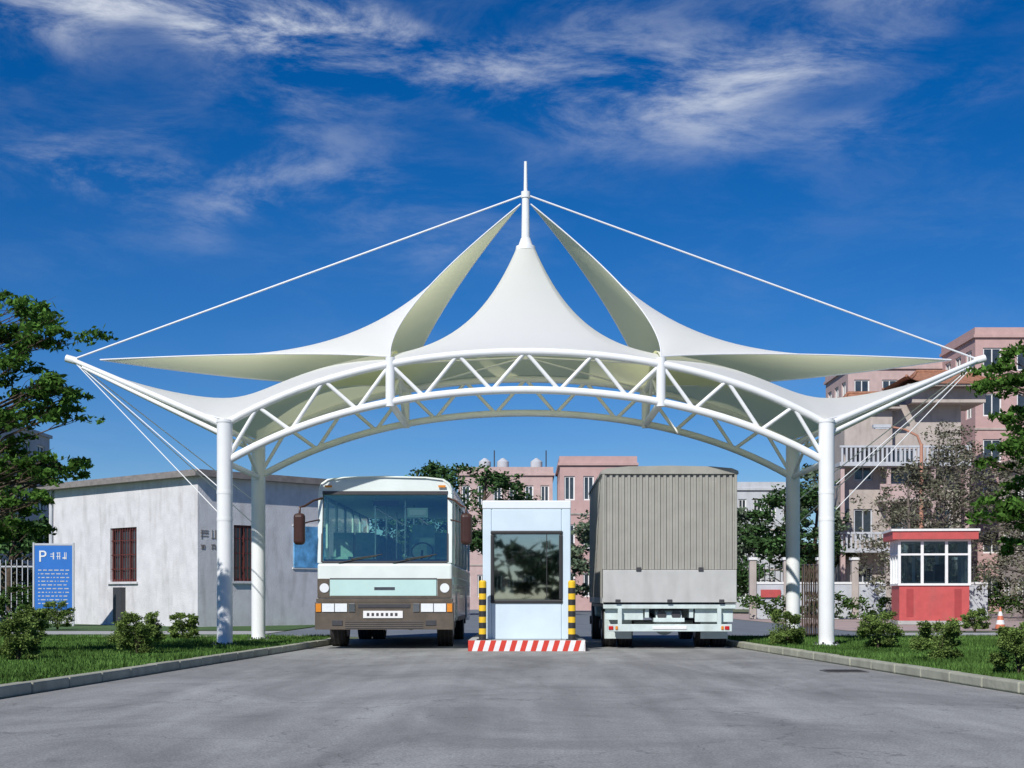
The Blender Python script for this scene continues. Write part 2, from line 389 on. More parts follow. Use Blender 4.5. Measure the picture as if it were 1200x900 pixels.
for sx in (-1,1): 
    P=lower(sx); b.grid(P,M_fab,flip=(sx<0))
    bc.tube([tuple(p) for p in P[20:,0]],.016,M_cable,n=6); bc.tube([tuple(p) for p in P[20:,-1]],.016,M_cable,n=6)
b.done(); bc.done()
b=B('cone_canopy_fabric',cano)
per=[]; 
N=28
for k in range(N): per.append((-IX+2*IX*k/N,YF,None))
for k in range(N): per.append((IX,YF+(YR-YF)*k/N,k/N))
for k in range(N): per.append((IX-2*IX*k/N,YR,None))
for k in range(N): per.append((-IX,YR-(YR-YF)*k/N,k/N))
nr=29; P=np.zeros((nr,4*N+1,3)); kk=2.35
for j in range(4*N+1):
    x,y,q=per[j%(4*N)]
    zbase=zt(x)+.07
    if q is not None: zbase=zt(IX)+.07+.35*4*q*(1-q)
    th=math.atan2((y-YM)/1.7,x/2.52)
    rx,ry=.17*math.cos(th),.17*math.sin(th)
    for i in range(nr):
        r=i/(nr-1); g=(math.exp(-kk*r)-math.exp(-kk))/(1-math.exp(-kk))
        P[i,j]=(rx+(x-rx)*r,YM+ry+(y-YM-ry)*r,zbase+(7.93-zbase)*g)
b.grid(P,M_fab); b.done()

# ------------------------------------------------------------------ bus
bus=root('coach_bus',(-2.72,28.0,0)); BM=Matrix.Translation((-2.72,28.0,0)); L=9.0
def arcs(cy,r,n=14,z0=.42):
    return [(cy-r*math.cos(math.pi*k/n),max(z0,.5+r*math.sin(math.pi*k/n))) for k in range(n+1)]
b=B('lower_body',bus,bevel=.05,M=BM,seg=3)
poly=[(.06,.42)]+arcs(1.75,.58)+arcs(6.6,.58)+[(L,.42),(L,1.66),(.0,1.66),(0,1.0)]
b.prism(poly,-1.3,1.3,M_buswhite)
b.done()
b=B('roof',bus,bevel=0,M=BM)
prof=[(-1.3,3.02),(-1.295,3.12),(-1.25,3.22),(-1.13,3.30),(-.8,3.34),(0,3.36),(.8,3.34),(1.13,3.30),(1.25,3.22),(1.295,3.12),(1.3,3.02)]
secs=[(.14,.97,-.04),(.10,.99,-.03),(.17,1,-.0),(.4,1,0),(L-.3,1,0),(L-.05,.99,-.02),(L,.97,-.06)]
P=np.array([[(x*sc,y,(z if z<3.1 else z+dz)) for x,z in prof] for y,sc,dz in secs]); b.grid(P,M_buswhite)
b.add([(x*.97,.14,z-(.04 if z>3.1 else 0)) for x,z in prof],[tuple(range(len(prof)))],M_buswhite)
b.add([(x*.97,L,z-(.06 if z>3.1 else 0)) for x,z in prof],[tuple(range(len(prof)))[::-1]],M_buswhite)
b.box(-1.24,1.24,.2,L-.1,3.0,3.05,M_inner)
b.box(-.6,.6,3.5,5.6,3.34,3.48,M_buswhite)
for sx in (-1,1): 
    b.box(sx*1.1-.07,sx*1.1+.07,.085,.11,3.13,3.17,M_amber)
b.done()
b=B('window_pillars',bus,bevel=.015,M=BM)
for sx in (-1,1):
    b.prism([(0.01,1.66),(.10,1.66),(.24,3.06),(.13,3.06)],sx*1.3-(.09 if sx>0 else 0),sx*1.3+(.09 if sx<0 else 0),M_buswhite)
    for y in (1.15,2.6,4.05,5.5,6.95,8.75): b.box(sx*1.3-(.05 if sx>0 else 0),sx*1.3+(.05 if sx<0 else 0),y,y+.12,1.66,3.05,M_buswhite)
    b.box(sx*1.298-.02,sx*1.298+.02,.3,L-.1,2.92,3.03,M_buswhite)
    b.box(sx*1.3-.012,sx*1.3+.012,.3,L-.3,1.25,1.40,M_buscyan)
    b.box(sx*1.3-.010,sx*1.3+.010,2.5,5.8,.50,.60,M_brown)
b.box(-1.2,1.2,L-.08,L-.01,1.66,1.8,M_buswhite)
b.done()
b=B('window_glass',bus,M=BM)
b.add([(-1.22,.04,1.67),(1.22,.04,1.67),(1.22,.17,3.05),(-1.22,.17,3.05)],[(0,1,2,3)],M_wind)
for sx in (-1,1): b.add([(sx*1.27,.15,1.67),(sx*1.27,L-.1,1.67),(sx*1.27,L-.1,2.95),(sx*1.27,.28,2.95)],[(0,1,2,3)],M_sideg)
b.add([(-1.2,L-.04,1.8),(1.2,L-.04,1.8),(1.2,L-.04,3.0),(-1.2,L-.04,3.0)],[(0,1,2,3)],M_sideg)
b.done()
b=B('front_trim',bus,bevel=.012,M=BM)
b.box(-1.24,1.24,.02,.06,1.655,1.70,M_dark)
b.prism([(.005,1.68),(.03,1.68),(.165,3.06),(.14,3.06)],-1.235,-1.20,M_dark)
b.prism([(.005,1.68),(.03,1.68),(.165,3.06),(.14,3.06)],1.20,1.235,M_dark)
b.box(-1.22,1.22,.125,.15,2.99,3.06,M_dark)
b.box(-1.05,1.0,-.035,.02,1.03,1.34,M_buscyan)
b.box(-1.295,-1.07,-.03,.10,.99,1.36,M_brown); b.box(1.02,1.295,-.03,.10,.99,1.36,M_brown)
b.box(-1.07,1.02,-.028,.02,.985,1.025,M_brown)
b.box(-1.06,1.01,-.028,.02,1.345,1.37,M_dark)
b.box(-1.33,1.33,-.12,.30,.38,.90,M_brown); b.box(-1.31,1.31,-.09,.25,.905,.975,M_brown)
b.box(-.5,.5,-.135,-.115,.80,.87,M_dark)
for sx in (-1,1):
    b.box(sx*.95-.24,sx*.95+.24,-.14,-.10,.72,.88,M_lamp); b.box(sx*.62-.06,sx*.62+.06,-.14,-.10,.72,.88,M_chrome)
    b.box(sx*1.26-.05,sx*1.26+.05,-.14,-.10,.72,.88,M_amber)
    b.box(sx*.9-.1,sx*.9+.1,-.135,-.11,.46,.56,M_dark)
    b.cyl((sx*1.16,-.04,1.18),(sx*1.16,-.045,1.18),.09,M_lamp,n=20)
    b.box(sx*.95-.008,sx*.95+.008,-.143,-.138,.72,.88,M_dark)
b.box(-.40,.36,-.14,-.115,.60,.74,M_whitep)
for k in range(7): b.box(-.33+.09*k,-.28+.09*k,-.144,-.138,.64,.70,M_dark)
for k in range(4): b.box(-.75,.75,-.128,-.11,.40+.04*k,.415+.04*k,M_dark)
b.box(-.2,.2,-.042,-.03,1.14,1.2,M_chrome)
for x0,x1 in ((-.9,-.15),(.15,.9)):
    b.cyl((x0,-.01,1.67),(x1,.035,1.80),.010,M_blackp,n=6); b.cyl((x1-.5,.01,1.74),(x1+.1,.045,1.83),.010,M_blackp,n=6)
b.done()
b=B('mirrors',bus,bevel=.07,M=BM,seg=4)
for sx in (-1,1): b.box(sx*1.59-.11,sx*1.59+.11,-.44,-.28,2.0,2.60,M_mirror)
b.done()
b=B('mirror_arms',bus,M=BM)
for sx in (-1,1):
    b.tube([(sx*1.22,.12,2.92),(sx*1.36,-.1,2.86),(sx*1.50,-.30,2.74),(sx*1.58,-.35,2.72),(sx*1.59,-.35,2.58)],.022,M_mirror,n=8)
    b.tube([(sx*1.27,.08,2.5),(sx*1.45,-.1,2.45),(sx*1.55,-.3,2.4)],.014,M_mirror,n=8)
b.done()
b=B('interior',bus,bevel=.03,M=BM)
b.box(-1.2,1.2,.15,.6,1.5,1.74,M_dark)
b.box(-1.25,1.25,.2,L-.1,1.60,1.668,M_inner)
for r_ in range(8):
    y=1.6+r_*.9
    for x in (-1.0,-.55,.55,1.0):
        b.box(x-.2,x+.2,y,y+.12,1.67,2.32,M_seat); b.box(x-.2,x+.2,y-.4,y,1.67,1.82,M_seat)
b.box(.45,.9,1.0,1.12,1.67,2.45,M_seat)
b.box(.42,.82,.2,.26,2.55,2.74,M_inner); b.box(.46,.78,.19,.2,2.59,2.70,M_whitep)
b.box(-.25,.25,.2,.24,2.78,2.88,M_dark)
b.done()
b=B('interior_rails',bus,M=BM)
for x in (-.3,.3):
    b.cyl((x,.9,2.8),(x,8,2.8),.018,M_chrome,n=8)
    for y in (1.2,3.5,6): b.cyl((x,y,1.67),(x,y,3.0),.018,M_chrome,n=8)
pts=[(.68+.21*math.cos(t),.62+.1*math.sin(t),1.90+.18*math.sin(t)) for t in np.linspace(0,2*math.pi,21)]
b.tube(pts,.015,M_blackp,n=6); b.cyl((.68,.62,1.92),(.68,.45,1.7),.025,M_blackp,n=8)
b.done()
def wheel(b,x,y,r,w,sx):
    b.cyl((x-w/2,y,r),(x+w/2,y,r),r,M_tyre,n=28); 
    for q in (-1,1):
        b.cyl((x+q*(w/2),y,r),(x+q*(w/2+.012),y,r),r*.6,M_hub,n=20); b.cyl((x+q*(w/2+.012),y,r),(x+q*(w/2+.05),y,r),r*.22,M_dark,n=12)
    for k in range(-1,2): b.cyl((x+k*w*.28-.012,y,r),(x+k*w*.28+.012,y,r),r+.006,M_dark,n=28)
b=B('wheels',bus,M=BM)
for sx in (-1,1):
    wheel(b,sx*1.08,1.75,.48,.30,sx); wheel(b,sx*1.10,6.6,.48,.28,sx); wheel(b,sx*.77,6.6,.48,.28,sx)
b.cyl((-1,1.75,.45),(1,1.75,.45),.07,M_dark); b.cyl((-1,6.6,.45),(1,6.6,.45),.1,M_dark); b.cyl((0,6.4,.42),(0,6.85,.42),.2,M_dark)
b.box(-1.0,1.0,2.4,6.0,.34,.44,M_dark)
b.done()

# ------------------------------------------------------------------ truck (seen from the back)
tr=root('cargo_truck',(2.78,28.0,0)); TM=Matrix.Translation((2.78,28.0,0)); TL=5.6
b=B('cargo_box',tr,M=TM)
def corr(n,x0,x1,fn,z0,z1):
    w=(x1-x0)/n; pts=[]
    for k in range(n):
        a=x0+k*w; pts+=[(a,0),(a+w*.42,0),(a+w*.54,.035),(a+w*.88,.035)]
    pts.append((x1,0))
    return np.array([[fn(u,d,z0) for u,d in pts],[fn(u,d,z1) for u,d in pts]])
b.grid(corr(22,-1.27,1.27,lambda u,d,z:(u,d,z),1.54,3.40),M_tarp,smooth=False,flip=True)
b.grid(corr(44,0,TL,lambda u,d,z:(-1.3+d,u,z),1.0,3.40),M_tarp,smooth=False)
b.grid(corr(44,0,TL,lambda u,d,z:(1.3-d,u,z),1.0,3.40),M_tarp,smooth=False,flip=True)
b.box(-1.255,1.255,.06,TL-.02,1.0,3.40,M_tarp)
rp=[(-1.33,3.38),(-1.32,3.44),(-1.2,3.49),(-.8,3.525),(0,3.54),(.8,3.525),(1.2,3.49),(1.32,3.44),(1.33,3.38)]
b.prism(rp,-.03,TL+.03,M_tarp,axis='y')
b.done()
b=B('tail_panel',tr,bevel=.012,M=TM)
b.box(-1.29,1.29,-.03,.05,.90,1.53,M_tail)
b.box(-1.3,-1.25,-.02,.06,1.535,3.38,M_tarp); b.box(1.25,1.3,-.02,.06,1.535,3.38,M_tarp)
b.box(-1.3,-1.26,0.06,TL,.88,.998,M_tail); b.box(1.26,1.3,0.06,TL,.88,.998,M_tail)
for x in (-.6,.6): b.box(x-.05,x+.05,-.05,-.028,1.50,1.58,M_dark)
for x in (-1.0,0,1.0): b.box(x-.05,x+.05,-.045,-.028,.89,.96,M_dark)
b.box(-1.25,1.25,.06,TL,.80,.87,M_dark)
b.done()
b=B('rear_underframe',tr,bevel=.01,M=TM)
b.box(-1.28,1.28,.02,.12,.78,.87,M_frame)
b.box(-1.20,1.20,-.02,.06,.34,.48,M_frame)
b.box(-1.0,-.92,-.01,.05,.48,.78,M_frame); b.box(.92,1.0,-.01,.05,.48,.78,M_frame)
b.box(-.47,-.39,.1,TL+1.5,.60,.80,M_frame); b.box(.39,.47,.1,TL+1.5,.60,.80,M_frame)
b.box(.5,1.24,.12,.16,.52,.78,M_frame); b.box(-1.24,-.5,.12,.16,.56,.78,M_frame)
b.box(-.33,.33,-.035,-.018,.38,.45,M_whitep)
for sx in (-1,1):
    b.box(sx*1.12-.06,sx*1.12+.03,-.04,-.02,.375,.445,M_redlens); b.box(sx*1.02-.03,sx*1.02+.02,-.04,-.02,.375,.445,M_amber)
    b.box(sx*.95-.27,sx*.95+.27,.72,.74,.18,.72,M_frame)
b.box(-.3,.3,.1,.5,.52,.60,M_frame)
b.done()
b=B('axles_and_wheels',tr,M=TM)
for x in (-1.1,-.78,.78,1.1): wheel(b,x,1.35,.46,.27,1)
b.cyl((-1,1.35,.46),(1,1.35,.46),.08,M_frame); b.cyl((0,1.1,.46),(0,1.6,.46),.22,M_frame,r2=.15,n=20)
for x in (-1.05,1.05): wheel(b,x,TL+1.2,.46,.28,1)
b.cyl((-.25,.3,.62),(.25,.3,.62),.14,M_frame,n=20)
for x in (-.14,.14): b.cyl((x,.14,.66),(x,.3,.66),.09,M_dark,n=16)
b.cyl((.0,1.5,.5),(0,5,.62),.05,M_dark)
b.cyl((-.9,2.6,.62),(-.9,3.6,.62),.22,M_chrome,n=20)
b.done()
b=B('cab',tr,bevel=.06,M=TM,seg=3)
b.prism([(TL+.25,.55),(TL+2.0,.55),(TL+2.0,1.6),(TL+1.8,2.55),(TL+.25,2.6)],-1.15,1.15,M_buscyan)
b.done()
b=B('cab_windows',tr,M=TM)
b.add([(-1.0,TL+2.01,1.66),(1.0,TL+2.01,1.66),(1.0,TL+1.83,2.45),(-1.0,TL+1.83,2.45)],[(0,1,2,3)],M_wglass)
for sx in (-1,1): b.add([(sx*1.16,TL+.7,1.6),(sx*1.16,TL+1.75,1.6),(sx*1.16,TL+1.62,2.35),(sx*1.16,TL+.7,2.35)],[(0,1,2,3)],M_wglass)
b.done()

# ------------------------------------------------------------------ toll booth, island, bollards
isl=root('traffic_island',(0,27,0))
b=B('island_body',isl,M=Matrix.Translation((0.02,26.75,0)))
b.box(-1.08,1.08,.01,4.5,0.0,.20,M_whitep)
n=22
for k in range(n):
    x0=-1.08+2.16*k/n; x1=x0+2.16/n
    sk=.03; m=M_redp if k%2==0 else M_whitep
    b.add([(max(x0-sk,-1.08),0,.006),(x1-sk,0,.006),(x1+sk if k<n-1 else x1,0,.205),(x0+sk if k>0 else x0,0,.205)],[(0,1,2,3)],m)
for sx in (-1,1):
    for k in range(40):
        y0=k*.1125; m=M_redp if k%2==0 else M_whitep
        b.add([(sx*1.084,y0,.006),(sx*1.084,y0+.1125,.006),(sx*1.084,y0+.1125,.205),(sx*1.084,y0,.205)],[(0,1,2,3) if sx>0 else (3,2,1,0)],m)
b.add([(-1.08,0,.205),(1.08,0,.205),(1.08,4.5,.205),(-1.08,4.5,.205)],[(0,1,2,3)],M_path)
b.done()
booth=root('toll_booth',(0.02,27.4,0)); QM=Matrix.Translation((.02,27.35,.205))
b=B('walls',booth,bevel=.02,M=QM,seg=3)
W=.83; D=2.4; H=2.62; w0,w1,h0,h1=-.66,.66,.70,2.03
b.box(-W,w0,0,.08,0,H-.16,M_booth); b.box(w1,W,0,.08,0,H-.16,M_booth)
b.box(w0,w1,0,.08,0,h0,M_booth); b.box(w0,w1,0,.08,h1,H-.16,M_booth)
b.box(-W,-W+.07,.081,.5,0,H-.16,M_booth); b.box(W-.07,W,.081,.5,0,H-.16,M_booth)
b.box(-W,-W+.07,.5,D-.4,0,.95,M_booth); b.box(W-.07,W,.5,D-.4,0,.95,M_booth)
b.box(-W,-W+.07,.5,D-.4,2.03,H-.16,M_booth); b.box(W-.07,W,.5,D-.4,2.03,H-.16,M_booth)
b.box(-W,-W+.07,D-.4,D-.08,0,H-.16,M_booth); b.box(W-.07,W,D-.4,D-.08,0,H-.16,M_booth)
b.box(-W,W,D-.079,D,0,1.0,M_booth); b.box(-W,W,D-.079,D,2.03,H-.16,M_booth)
b.box(-W,-W+.15,D-.079,D,1.0,2.03,M_booth); b.box(W-.15,W,D-.079,D,1.0,2.03,M_booth)
b.box(-W-.005,W+.005,-.01,D+.01,H-.158,H,M_boothlt)
b.done()
b=B('window',booth,bevel=.02,M=QM,seg=3)
t=.05
b.box(w0-.02,w1+.02,-.03,.03,h0-.02,h0+t,M_blackp); b.box(w0-.02,w1+.02,-.03,.03,h1-t,h1+.02,M_blackp)
b.box(w0-.02,w0+t,-.03,.03,h0+t,h1-t,M_blackp); b.box(w1-t,w1+.02,-.03,.03,h0+t,h1-t,M_blackp)
b.done()
b=B('window_panes',booth,M=QM)
b.add([(w0,.0,h0),(w1,.0,h0),(w1,.0,h1),(w0,.0,h1)],[(0,1,2,3)],M_boothg)
b.box(.37,.385,-.01,.02,h0+t,h1-t,M_blackp)
b.add([(-W+.15,D-.04,1.0),(W-.15,D-.04,1.0),(W-.15,D-.04,2.03),(-W+.15,D-.04,2.03)],[(0,1,2,3)],M_sideg)
for sx in (-1,1): b.add([(sx*(W-.03),.5,.95),(sx*(W-.03),D-.4,.95),(sx*(W-.03),D-.4,2.03),(sx*(W-.03),.5,2.03)],[(0,1,2,3)],M_sideg)
b.done()
b=B('desk_and_chair',booth,bevel=.01,M=QM)
b.box(-.7,.7,.15,.6,.72,.76,M_tail); b.box(-.25,.1,.3,.34,.8,1.08,M_dark); b.box(-.12,-.03,.3,.34,.76,.8,M_dark)
b.box(.1,.5,1.0,1.4,.42,.5,M_seat); b.box(.1,.5,1.4,1.46,.5,1.1,M_seat); b.cyl((.3,1.2,0),(.3,1.2,.42),.04,M_dark)
b.box(-W+.08,W-.08,.1,D-.1,0,.03,M_tail)
b.done()
for bx in (-.80,.86):
    r0=root('striped_bollard',(bx,27.0,.2))
    b=B('post',r0)
    z=.205; segs=10; hh=1.08/segs
    for k in range(segs):
        m=M_blackp if k%2==0 else M_yellow
        b.cyl((bx,27.0,z+k*hh),(bx,27.0,z+(k+1)*hh),.07,m,n=24,caps=(k==segs-1))
    b.cyl((bx,27.0,z+1.08),(bx,27.0,z+1.11),.07,M_yellow,r2=.05,n=24)
    b.cyl((bx,27.0,.206),(bx,27.0,.225),.11,M_blackp,n=24)
    b.done()

# ------------------------------------------------------------------ wall helper
def wall(b,Mx,Lw,H,cols,m,th=.25,glassm=None,frame=None,fw=.06,mull=1,z0=0):
    x=0
    for c0,c1,zs in sorted(cols):
        if c0>x: b.box(x,c0,0,th,z0,H,m,T=Mx)
        z=z0
        for a,c in sorted(zs):
            b.box(c0,c1,0,th,z,a,m,T=Mx); z=c
            if glassm: b.box(c0,c1,th*.6,th*.6+.02,a,c,glassm,T=Mx)
            if frame:
                y0,y1=th*.35,th*.6-.003
                b.box(c0,c1,y0,y1,a,a+fw,frame,T=Mx); b.box(c0,c1,y0,y1,c-fw,c,frame,T=Mx)
                b.box(c0,c0+fw,y0,y1,a+fw,c-fw,frame,T=Mx); b.box(c1-fw,c1,y0,y1,a+fw,c-fw,frame,T=Mx)
                for k in range(1,mull+1):
                    xx=c0+(c1-c0)*k/(mull+1); b.box(xx-fw*.35,xx+fw*.35,y0,y1,a+fw,c-fw,frame,T=Mx)
        b.box(c0,c1,0,th,z,H,m,T=Mx); x=c1
    if x<Lw: b.box(x,Lw,0,th,z0,H,m,T=Mx)

# ------------------------------------------------------------------ white house (left)
hs=root('whitewashed_house',(-10.85,48,0))
angL=math.atan2(6.5,-7.05); angR=math.atan2(4.0,3.65)
LL=9.6; LR=7.0; HH=5.0
dL=Vector((math.cos(angL),math.sin(angL),0)); cor=Vector((-10.85,48,0)); far=cor+dL*LL
ML=frameM(far.x,far.y,0,angL+math.pi); MR=frameM(cor.x,cor.y,0,angR)
b=B('walls',hs)
wall(b,ML,LL-.005,HH,[(4.25,5.95,[(1.55,3.45)])],M_house,glassm=M_wglass,frame=M_redfr,fw=.09,mull=2)
wall(b,MR,LR,HH,[(1.45,2.45,[(1.55,3.45)])],M_house,glassm=M_wglass,frame=M_redfr,fw=.09,mull=1)
c2=cor+Vector((math.cos(angR),math.sin(angR),0))*LR
wall(b,frameM(c2.x,c2.y,0,angL)@Matrix.Translation((.26,0,0)),LL-.26,HH,[],M_house)
f2=far+Vector((math.cos(angR),math.sin(angR),0))*LR
wall(b,frameM(f2.x,f2.y,0,angR+math.pi),LR,HH,[],M_house)
b.done()
b=B('roof',hs)
Mr=frameM(cor.x,cor.y,0,angR)
b.box(-.3,LR+.3,-.3,LL+.3,HH,HH+.14,M_houseroof,T=Mr)
b.box(-.1,LR+.1,-.1,LL+.1,HH+.14,HH+.24,M_houseroof,T=Mr)
b.done()
b=B('window_bars',hs)
for Mx,c0,c1 in ((ML,4.25,5.95),(MR,1.45,2.45)):
    k=c0+.12
    while k<c1-.05:
        b.box(k-.012,k+.012,.03,.05,1.55,3.45,M_redfr,T=Mx); k+=.16
    for z in (2.0,2.5,3.0): b.box(c0,c1,.052,.07,z-.015,z+.015,M_redfr,T=Mx)
    b.box(c0-.1,c1+.1,-.08,.02,1.47,1.545,M_house,T=Mx)
b.done()
b=B('wall_lettering',hs)
random.seed(3)
for k in range(3):
    for row in range(2):
        x0=.12+k*.42; s_=.30 if row==0 else .15; z0_=2.95-row*.35
        for q in range(5):
            if random.random()<.55: zz=z0_+random.random()*s_; b.box(x0,x0+s_,-.012,-.003,zz,zz+.03,M_houseroof,T=MR)
            else: xx=x0+random.random()*s_; b.box(xx,xx+.028,-.016,-.003,z0_,z0_+s_,M_houseroof,T=MR)
b.done()
b=B('wall_poster',hs)
b.box(4.0,5.4,-.05,-.003,2.05,3.5,M_poster,T=MR); b.box(3.95,5.45,-.04,-.004,2.0,2.047,M_whitep,T=MR); b.box(3.95,5.45,-.04,-.004,3.503,3.55,M_whitep,T=MR)
b.done()
b=B('downpipe_and_box',hs)
b.box(4.75,5.25,-.2,-.003,.1,1.35,M_dark,T=ML)
b.cyl(tuple(ML@Vector((.3,-.08,.1))),tuple(ML@Vector((.3,-.08,5.0))),.05,M_grey,n=10)
b.done()

# blue notice sign
sg=root('parking_notice_sign',(-15.9,49,0)); SM=frameM(-15.95,49,0,R(6))
b=B('board',sg,M=SM,bevel=.01)
b.box(-.62,.62,0,.06,.55,2.75,M_bluesign); b.box(-.68,-.62,-.02,.08,0.02,2.85,M_grey); b.box(.62,.68,-.02,.08,.02,2.85,M_grey); b.box(-.62,.62,-.01,.07,2.75,2.82,M_grey); b.box(-.62,.62,-.01,.07,.49,.548,M_grey)
b.done()
b=B('lettering',sg,M=SM)
random.seed(5)
for k in range(10):
    z=1.9-k*.125; x=-.5
    while x<.45:
        w=random.uniform(.03,.16); b.box(x,min(x+w,.52),-.006,-.002,z,z+.035,M_grey); x+=w+.05
for x in (-.1,.1,.3): 
    for q in range(5):
        if random.random()<.5: zz=2.3+random.random()*.2; b.box(x,x+.13,-.008,-.002,zz,zz+.02,M_whitep)
        else: xx=x+random.random()*.11; b.box(xx,xx+.02,-.010,-.002,2.28,2.52,M_whitep)
b.done()
cu=bpy.data.curves.new('letter_p','FONT'); cu.body='P'; cu.size=.55; cu.extrude=.004; cu.materials.append(M_whitep)
o=bpy.data.objects.new('letter_p',cu); scene.collection.objects.link(o)
o.parent=sg; o.matrix_parent_inverse=Matrix.Identity(4)
o.matrix_basis=Matrix.Translation(sg.location).inverted()@SM@Matrix.Translation((-.5,-.012,2.2))@Matrix.Rotation(R(90),4,'X')

# ------------------------------------------------------------------ guard kiosk (right)
kk_=root('guard_kiosk',(14.6,52,0)); KM=frameM(13.35,52.0,0,R(-6))
b=B('body',kk_,M=KM,bevel=.02)
KW,KD=2.55,2.0
b.box(0,KW,0,KD,.02,.16,M_path)
b.box(.05,KW-.05,.05,KD-.05,.16,1.42,M_kred)
b.box(0,KW,0,KD,1.42,1.50,M_whitep)
for x in (0,.8,1.65,KW-.1):
    for y in (0,KD-.1): b.box(x,x+.1,y,y+.1,1.5,3.0,M_whitep)
for y in (.65,1.3):
    for x in (0,KW-.1): b.box(x,x+.1,y,y+.1,1.5,3.0,M_whitep)
b.box(.1,KW-.1,.01,.07,2.5,2.57,M_whitep); b.box(.01,.07,.1,KD-.1,2.5,2.57,M_whitep); b.box(KW-.07,KW-.01,.1,KD-.1,2.5,2.57,M_whitep)
b.box(0,KW,0,KD,3.0,3.07,M_whitep)
b.box(-.22,KW+.22,-.22,KD+.22,3.07,3.36,M_kred)
b.box(-.27,KW+.27,-.27,KD+.27,3.36,3.44,M_whitep)
for k in (0,4): b.box(.3+.42*k,.55+.42*k,.042,.048,.3,1.3,M_kred2)
b.done()
b=B('glazing',kk_,M=KM)
gk=glass('kiosk_glass',(.5,.62,.62),.25)
for y in (.05,KD-.05): b.add([(.1,y,1.5),(KW-.1,y,1.5),(KW-.1,y,3.0),(.1,y,3.0)],[(0,1,2,3)],gk)
for x in (.05,KW-.05): b.add([(x,.1,1.5),(x,KD-.1,1.5),(x,KD-.1,3.0),(x,.1,3.0)],[(0,1,2,3)],gk)
b.done()
b=B('desk_and_equipment',kk_,M=KM,bevel=.01)
b.box(.3,2.2,.3,.8,1.5,1.56,M_tail); b.box(.9,1.3,.5,.56,1.6,1.95,M_dark); b.box(1.5,1.95,1.2,1.7,1.5,2.2,M_dark); b.done()

# ------------------------------------------------------------------ background buildings
def block(name,x0,x1,y0,y1,H,m,nx,floors,wm=.55,wf=.5,glassm=M_wglass,frame=M_whitep,par=.5):
    rt=root(name,((x0+x1)/2,y0,0)); b=B('walls_and_windows',rt)
    W=x1-x0; fh=H/floors; cw=W/nx
    cols=[(cw*(k+.5-wm/2),cw*(k+.5+wm/2),[(fh*(f+.28),fh*(f+.28+wf)) for f in range(floors)]) for k in range(nx)]
    wall(b,frameM(x0,y0,0,0),W,H,cols,m,glassm=glassm,frame=frame,fw=.1)
    nd=max(1,int((y1-y0)/cw)); cd=(y1-y0-.5)/nd
    cols=[(cd*(k+.5-wm/2),cd*(k+.5+wm/2),[(fh*(f+.28),fh*(f+.28+wf)) for f in range(floors)]) for k in range(nd)]
    wall(b,frameM(x0,y1-.25,0,-math.pi/2),y1-y0-.5,H,cols,m,glassm=glassm,frame=frame,fw=.1)
    wall(b,frameM(x1,y0+.25,0,math.pi/2),y1-y0-.5,H,cols,m,glassm=glassm,frame=frame,fw=.1)
    b.box(x0,x1,y1-.25,y1,0,H,m)
    for f in range(1,floors): b.box(x0-.06,x1+.06,y0-.07,y0-.003,fh*f-.06,fh*f+.06,M_beige)
    b.done()
    b=B('roof_parapet',rt); b.box(x0-.15,x1+.15,y0-.15,y1+.15,H,H+.2,m); b.box(x0-.05,x1+.05,y0-.05,y0+.2,H+.2,H+.2+par,m); b.box(x0-.05,x0+.2,y0+.2,y1,H+.2,H+.2+par,m)
    b.done()
    return rt
def hiproof(b,x0,x1,y0,y1,z,h,m,over=.5,curl=.35):
    cx0,cx1=x0-over,x1+over; cy0,cy1=y0-over,y1+over; ym=(y0+y1)/2; ins=(x1-x0)*.18
    b.box(cx0+.1,cx1-.1,cy0+.1,cy1-.1,z-.12,z,M_beige)
    n=8; rows=[]
    for i in range(n+1):
        t=i/n; f=t**1.5
        xa=cx0+(ins+over)*t; xb=cx1-(ins+over)*t; ya=cy0+(ym-cy0)*t
        rows.append([( xa+(xb-xa)*k/12, ya, z+h*f+curl*(1-t)**2*abs(2*k/12-1)**4) for k in range(13)])
    P=np.array(rows); b.grid(P,m,flip=True,smooth=False)
    Q=P.copy(); Q[:,:,1]=2*ym-Q[:,:,1]; b.grid(Q,m,smooth=False)
    for s in (0,-1):
        S=np.stack([P[:,s],Q[:,s]],1); b.grid(S,m,flip=(s==-1),smooth=False)
    b.tube([tuple(p) for p in P[-1]],.12,m,n=6)
    for s in (0,-1): b.tube([tuple(p) for p in P[:,s]],.09,m,n=6); b.tube([tuple(p) for p in Q[:,s]],.09,m,n=6)
block('pink_apartment_building',31.0,52,100,108,18.9,M_pink,9,6)
block('pink_office_building',24.0,38.5,108,116,18.0,M_pink2,7,5)
bh=root('balcony_villa',(23,92,0)); b=B('walls',bh)
fx0,fx1,fy=20.2,27.6,92; Hh=13.2
cols=[(.6,1.8,[(1,2.9),(4.6,6.6),(8.4,10.4)]),(2.8,4.6,[(1,2.9),(4.4,6.6),(8.2,10.4)]),(5.6,6.8,[(1,2.9),(4.6,6.6),(8.4,10.4)])]
wall(b,frameM(fx0,fy,0,0),fx1-fx0,Hh,cols,M_beige,glassm=M_wglass,frame=M_grey,fw=.1)
wall(b,frameM(fx0,fy+6,0,-math.pi/2),5.7,Hh,[(1.5,2.7,[(4.6,6.4),(8.4,10.2)])],M_beige,glassm=M_wglass,frame=M_grey,fw=.1)
b.box(fx1-.25,fx1,fy+.25,fy+6,0,Hh,M_beige); b.box(fx0,fx1,fy+6,fy+6.25,0,Hh,M_beige)
b.done()
b=B('balconies',bh)
